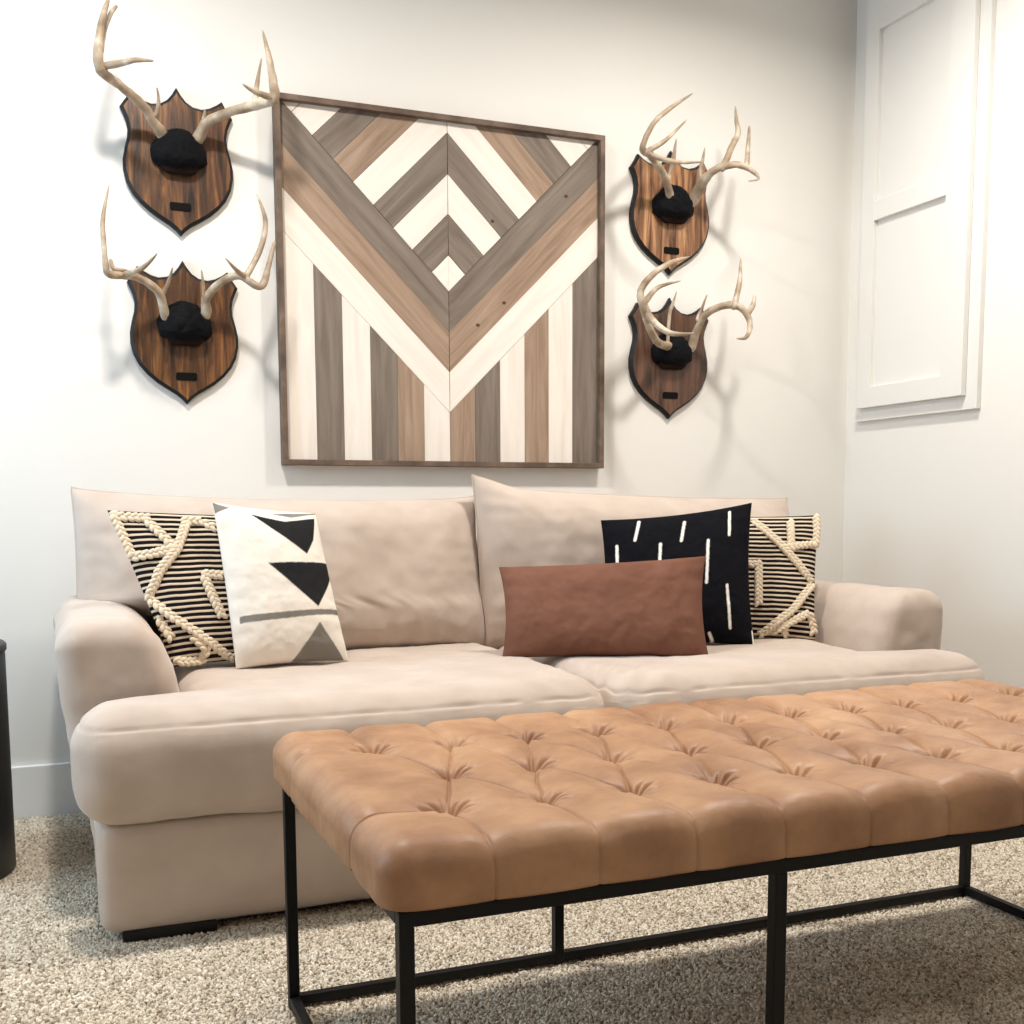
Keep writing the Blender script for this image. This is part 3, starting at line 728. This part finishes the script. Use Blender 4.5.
pl = Pillow(*PC['P2'], pinch=.03, wr=.0035, seed=4, ridge=.0022)
place('', pl, pillow_mesh(pl, 150, soft(dye2, .0016), 260), M_print, 'white pillow printed with black and grey triangles left on the sofa')
BLK, WHT = lin((16, 16, 21)), lin((236, 232, 224))
def dye4(u, v, s):
    if s > 0:
        for a, b in P4L:
            if segd(u, v, a, b, .455, .40) < .0046: return WHT
    return BLK
pl = Pillow(*PC['P4'], pinch=.06, wr=.005, seed=6, ridge=.0012)
place('', pl, pillow_mesh(pl, 260, soft(dye4, .001), 200), M_black2, 'black square pillow with short white dashes behind the brown one')
pl = Pillow(*PC['P3'], pinch=.05, wr=.006, seed=8, ridge=.0022)
t = place('', pl, pillow_mesh(pl, 130, NV=70), M_cognac, 'plain brown lumbar pillow lying in front of the black one')

# ---------------------------------------------------------------- tufted bench
bench = thing('tufted_bench', 'long tan leather tufted bench on black metal frame before the sofa', 'bench', (1.12, 1.58, 0))
BX0, BX1, BY0, BY1, T = .344, 1.905, 1.212, 1.948, .019
ZT = .418
m = MB()
m.box(BX0, BX1, BY0, BY0+T, ZT-T, ZT); m.box(BX0, BX1, BY1-T, BY1, ZT-T, ZT)
m.box(BX0, BX0+T, BY0+T, BY1-T, ZT-T, ZT); m.box(BX1-T, BX1, BY0+T, BY1-T, ZT-T, ZT)
m.build('top_rail', M_metal, bench, bevel=.0015)
xs = [BX0, BX0+.518, BX0+1.036, BX1-T]
for y in (BY0, BY1-T):
    for x in xs: box('leg', x, x+T, y, y+T, -.006, ZT-T, M_metal, bench, bevel=.0015)
m = MB()
m.box(BX0+T, BX1-T, BY1-T+.001, BY1-.001, .0, .019); m.box(BX0+T, BX1-T, BY0+.001, BY0+T-.001, .0, .019)
m.box(BX0+.001, BX0+T-.001, BY0+T, BY1-T, .0, .019); m.box(BX1-T+.001, BX1-.001, BY0+T, BY1-T, .0, .019)
m.build('base_rail', M_metal, bench, bevel=.0015)
PX, PY = .1372, .197
CX = [.463+PX*i for i in range(11)]; CX2 = [x+PX/2 for x in CX[:-1]]; CY = [1.383, 1.383+PY, 1.383+2*PY]
px0, px1, py0, py1 = .324, 1.925, 1.202, 1.960
rb = random.Random(5)
BTN = [(x, CY[0]) for x in CX]+[(x, CY[1]) for x in CX2]+[(x, CY[2]) for x in CX]
FOLD = [(rb.uniform(0, 6.28), rb.choice((8, 9, 10))) for _ in BTN]
SEG = []                    # pulls in the leather: (x0, y0, x1, y1, depth)
for i, x in enumerate(CX):
    SEG.append((x, CY[0], x, 1.1, .85)); SEG.append((x, CY[2], x, 2.1, .35))
for i, x in enumerate(CX2):
    for cy in (CY[0], CY[2]):
        for xa in (CX[i], CX[i+1]): SEG.append((xa, cy, x, CY[1], rb.choice((.5, .8, 1, 1, 1.15))))
SEG += [(CX[0], CY[0], .2, CY[0], .9), (CX[-1], CY[0], 2.1, CY[0], .9), (CX[0], CY[2], .2, CY[2], .25), (CX[-1], CY[2], 2.1, CY[2], .25)]
CELL = {}
def near(x, y):
    k = (int(x/.05), int(y/.05))
    if k not in CELL:
        cx, cy = (k[0]+.5)*.05, (k[1]+.5)*.05
        def sd(g):
            t = ((cx-g[0])*(g[2]-g[0])+(cy-g[1])*(g[3]-g[1]))/((g[2]-g[0])**2+(g[3]-g[1])**2); t = min(1, max(0, t))
            return math.hypot(cx-g[0]-t*(g[2]-g[0]), cy-g[1]-t*(g[3]-g[1]))
        CELL[k] = ([g for g in SEG if sd(g) < .11], [b for b in range(len(BTN)) if math.hypot(BTN[b][0]-cx, BTN[b][1]-cy) < .15])
    return CELL[k]
def tuft(p, n):
    x, y, z = p
    top = max(0.0, n.z)
    sg, bt = near(x, y)
    wx = x+.0035*noise.noise(Vector((x*14, y*14, 0))); wy = y+.0035*noise.noise(Vector((x*14, y*14, 5)))
    amp = 0.0; best = 9; cut = 0
    for g in sg:
        ex, ey = g[2]-g[0], g[3]-g[1]
        t = ((wx-g[0])*ex+(wy-g[1])*ey)/(ex*ex+ey*ey); t = min(1, max(0, t))
        d = math.hypot(wx-g[0]-t*ex, wy-g[1]-t*ey)
        best = min(best, d/max(.3, g[4]))
        if d < .05:
            if abs(n.y) > .6 and abs(ey) < .01 or abs(n.x) > .6 and abs(ex) < .01: continue
            cut = max(cut, g[4]*(math.exp(-(d/.0017)**1.6)*.0072+math.exp(-(d/.010)**2)*.0022))
    amp -= cut*(1-.5*sstep(.3, .9, abs(n.y)))*(1-.4*sstep(.3, .9, abs(n.x)))
    amp += .0085*(1-math.exp(-(best/.034)**1.6))*(.25+.75*top)-.003
    if top > .2 and bt:
        b = min(bt, key=lambda k: (BTN[k][0]-x)**2+(BTN[k][1]-y)**2)
        bx, by = BTN[b]; r = math.hypot(x-bx, y-by)
        th = math.atan2(y-by, x-bx); f, k = FOLD[b]
        ph = k*th+f+2.2*noise.noise(Vector((x*22, y*22, 1)))
        amp -= top*(.023*math.exp(-(r/.020)**1.3)+.008*math.exp(-(r/.05)**2))
        amp += top*.0056*(abs(math.sin(ph/2))**.7*2-1)*math.exp(-((r-.023)/.018)**2)
    amp += .0024*fbn(p, 5)+.0005*fbn(p, 30)
    q = Vector(p)+n*amp
    if q.z < ZT+.002: q.z = ZT+.002
    return q
vs, fs = rounded_box((px0, py0, ZT-.030), (px1, py1, ZT+.077), .043, (.0020, .0020, .004), tuft)
link('seat_pad', mesh(vs, fs), M_leather, bench)

# ---------------------------------------------------------------- dark drum at the left edge
drum = thing('drum_side_table', 'dark charcoal drum-shaped side table at the left edge of the picture', 'side table', (-.355, 3.02, 0))
def lathe(name, prof, mt, parent, c, n=64):
    vs = []; fs = []
    for r, z in prof:
        for k in range(n):
            a = 2*math.pi*k/n; vs.append((c[0]+r*math.cos(a), c[1]+r*math.sin(a), z))
    for j in range(len(prof)-1):
        for k in range(n): fs.append((j*n+k, j*n+(k+1) % n, (j+1)*n+(k+1) % n, (j+1)*n+k))
    fs.append(tuple(range(n-1, -1, -1))); fs.append(tuple((len(prof)-1)*n+k for k in range(n)))
    return link(name, mesh(vs, fs), mt, parent)
lathe('body', [(.212, -.006), (.218, 0), (.218, .535), (.216, .54)], M_speaker, drum, (-.355, 3.02))
lathe('table_top', [(.218, .541), (.222, .545), (.222, .558), (.218, .563)], M_speaker, drum, (-.355, 3.02))

# ---------------------------------------------------------------- light
def area(name, loc, rot, sx, sy, power, col, spread=180):
    l = bpy.data.lights.new(name, 'AREA'); l.shape = 'RECTANGLE'; l.size = sx; l.size_y = sy
    l.energy = power; l.color = col; l.spread = R(spread)
    o = bpy.data.objects.new(name, l); C.objects.link(o); o.location = loc; o.rotation_euler = rot
    return o
def can(x, y, power, col=(1, .93, .84), spread=150, size=.13):
    l = bpy.data.lights.new('recessed_lamp', 'AREA'); l.shape = 'DISK'; l.size = size; l.energy = power; l.color = col; l.spread = R(spread)
    o = bpy.data.objects.new('recessed_lamp', l); C.objects.link(o); o.location = (x, y, ZC-.006)
WARM = (1, .945, .88)
can(1.92, 2.38, 30, WARM, 165, .2); can(.12, 2.38, 35, WARM, 170, .2)
can(.9, -.5, 13, WARM, 170, .5)
area('daylight_window', (XL-.12, (WY0+WY1)/2, (WZ0+WZ1)/2), (0, R(-90), 0), WZ1-WZ0, WY1-WY0, 32, (.52, .77, 1))
EXPO = 0.08

# ---------------------------------------------------------------- camera
cam = bpy.data.cameras.new('camera'); co = bpy.data.objects.new('camera', cam); C.objects.link(co)
Mx = Matrix(((0.927912, 0.043823, -0.370214, 0), (-0.372772, 0.097298, -0.922808, 0), (-0.004419, 0.994290, 0.106620, 0), (0, 0, 0, 1)))
co.matrix_world = Matrix.Translation((0, 0, .88)) @ Mx
cam.sensor_width = 36; cam.sensor_fit = 'HORIZONTAL'; cam.lens = 36*1123.02/1024
cam.shift_y = (630.85-512)/1024; cam.clip_start = .01
bpy.context.scene.camera = co
sc = bpy.context.scene
sc.view_settings.view_transform = 'Standard'; sc.view_settings.look = 'None'
sc.view_settings.gamma = 1; sc.view_settings.use_curve_mapping = False
sc.view_settings.exposure = EXPO
w = bpy.data.worlds.new('daylight'); sc.world = w; w.use_nodes = True
bgn = w.node_tree.nodes['Background']; bgn.inputs[0].default_value = (.62, .78, 1, 1); bgn.inputs[1].default_value = 1.5
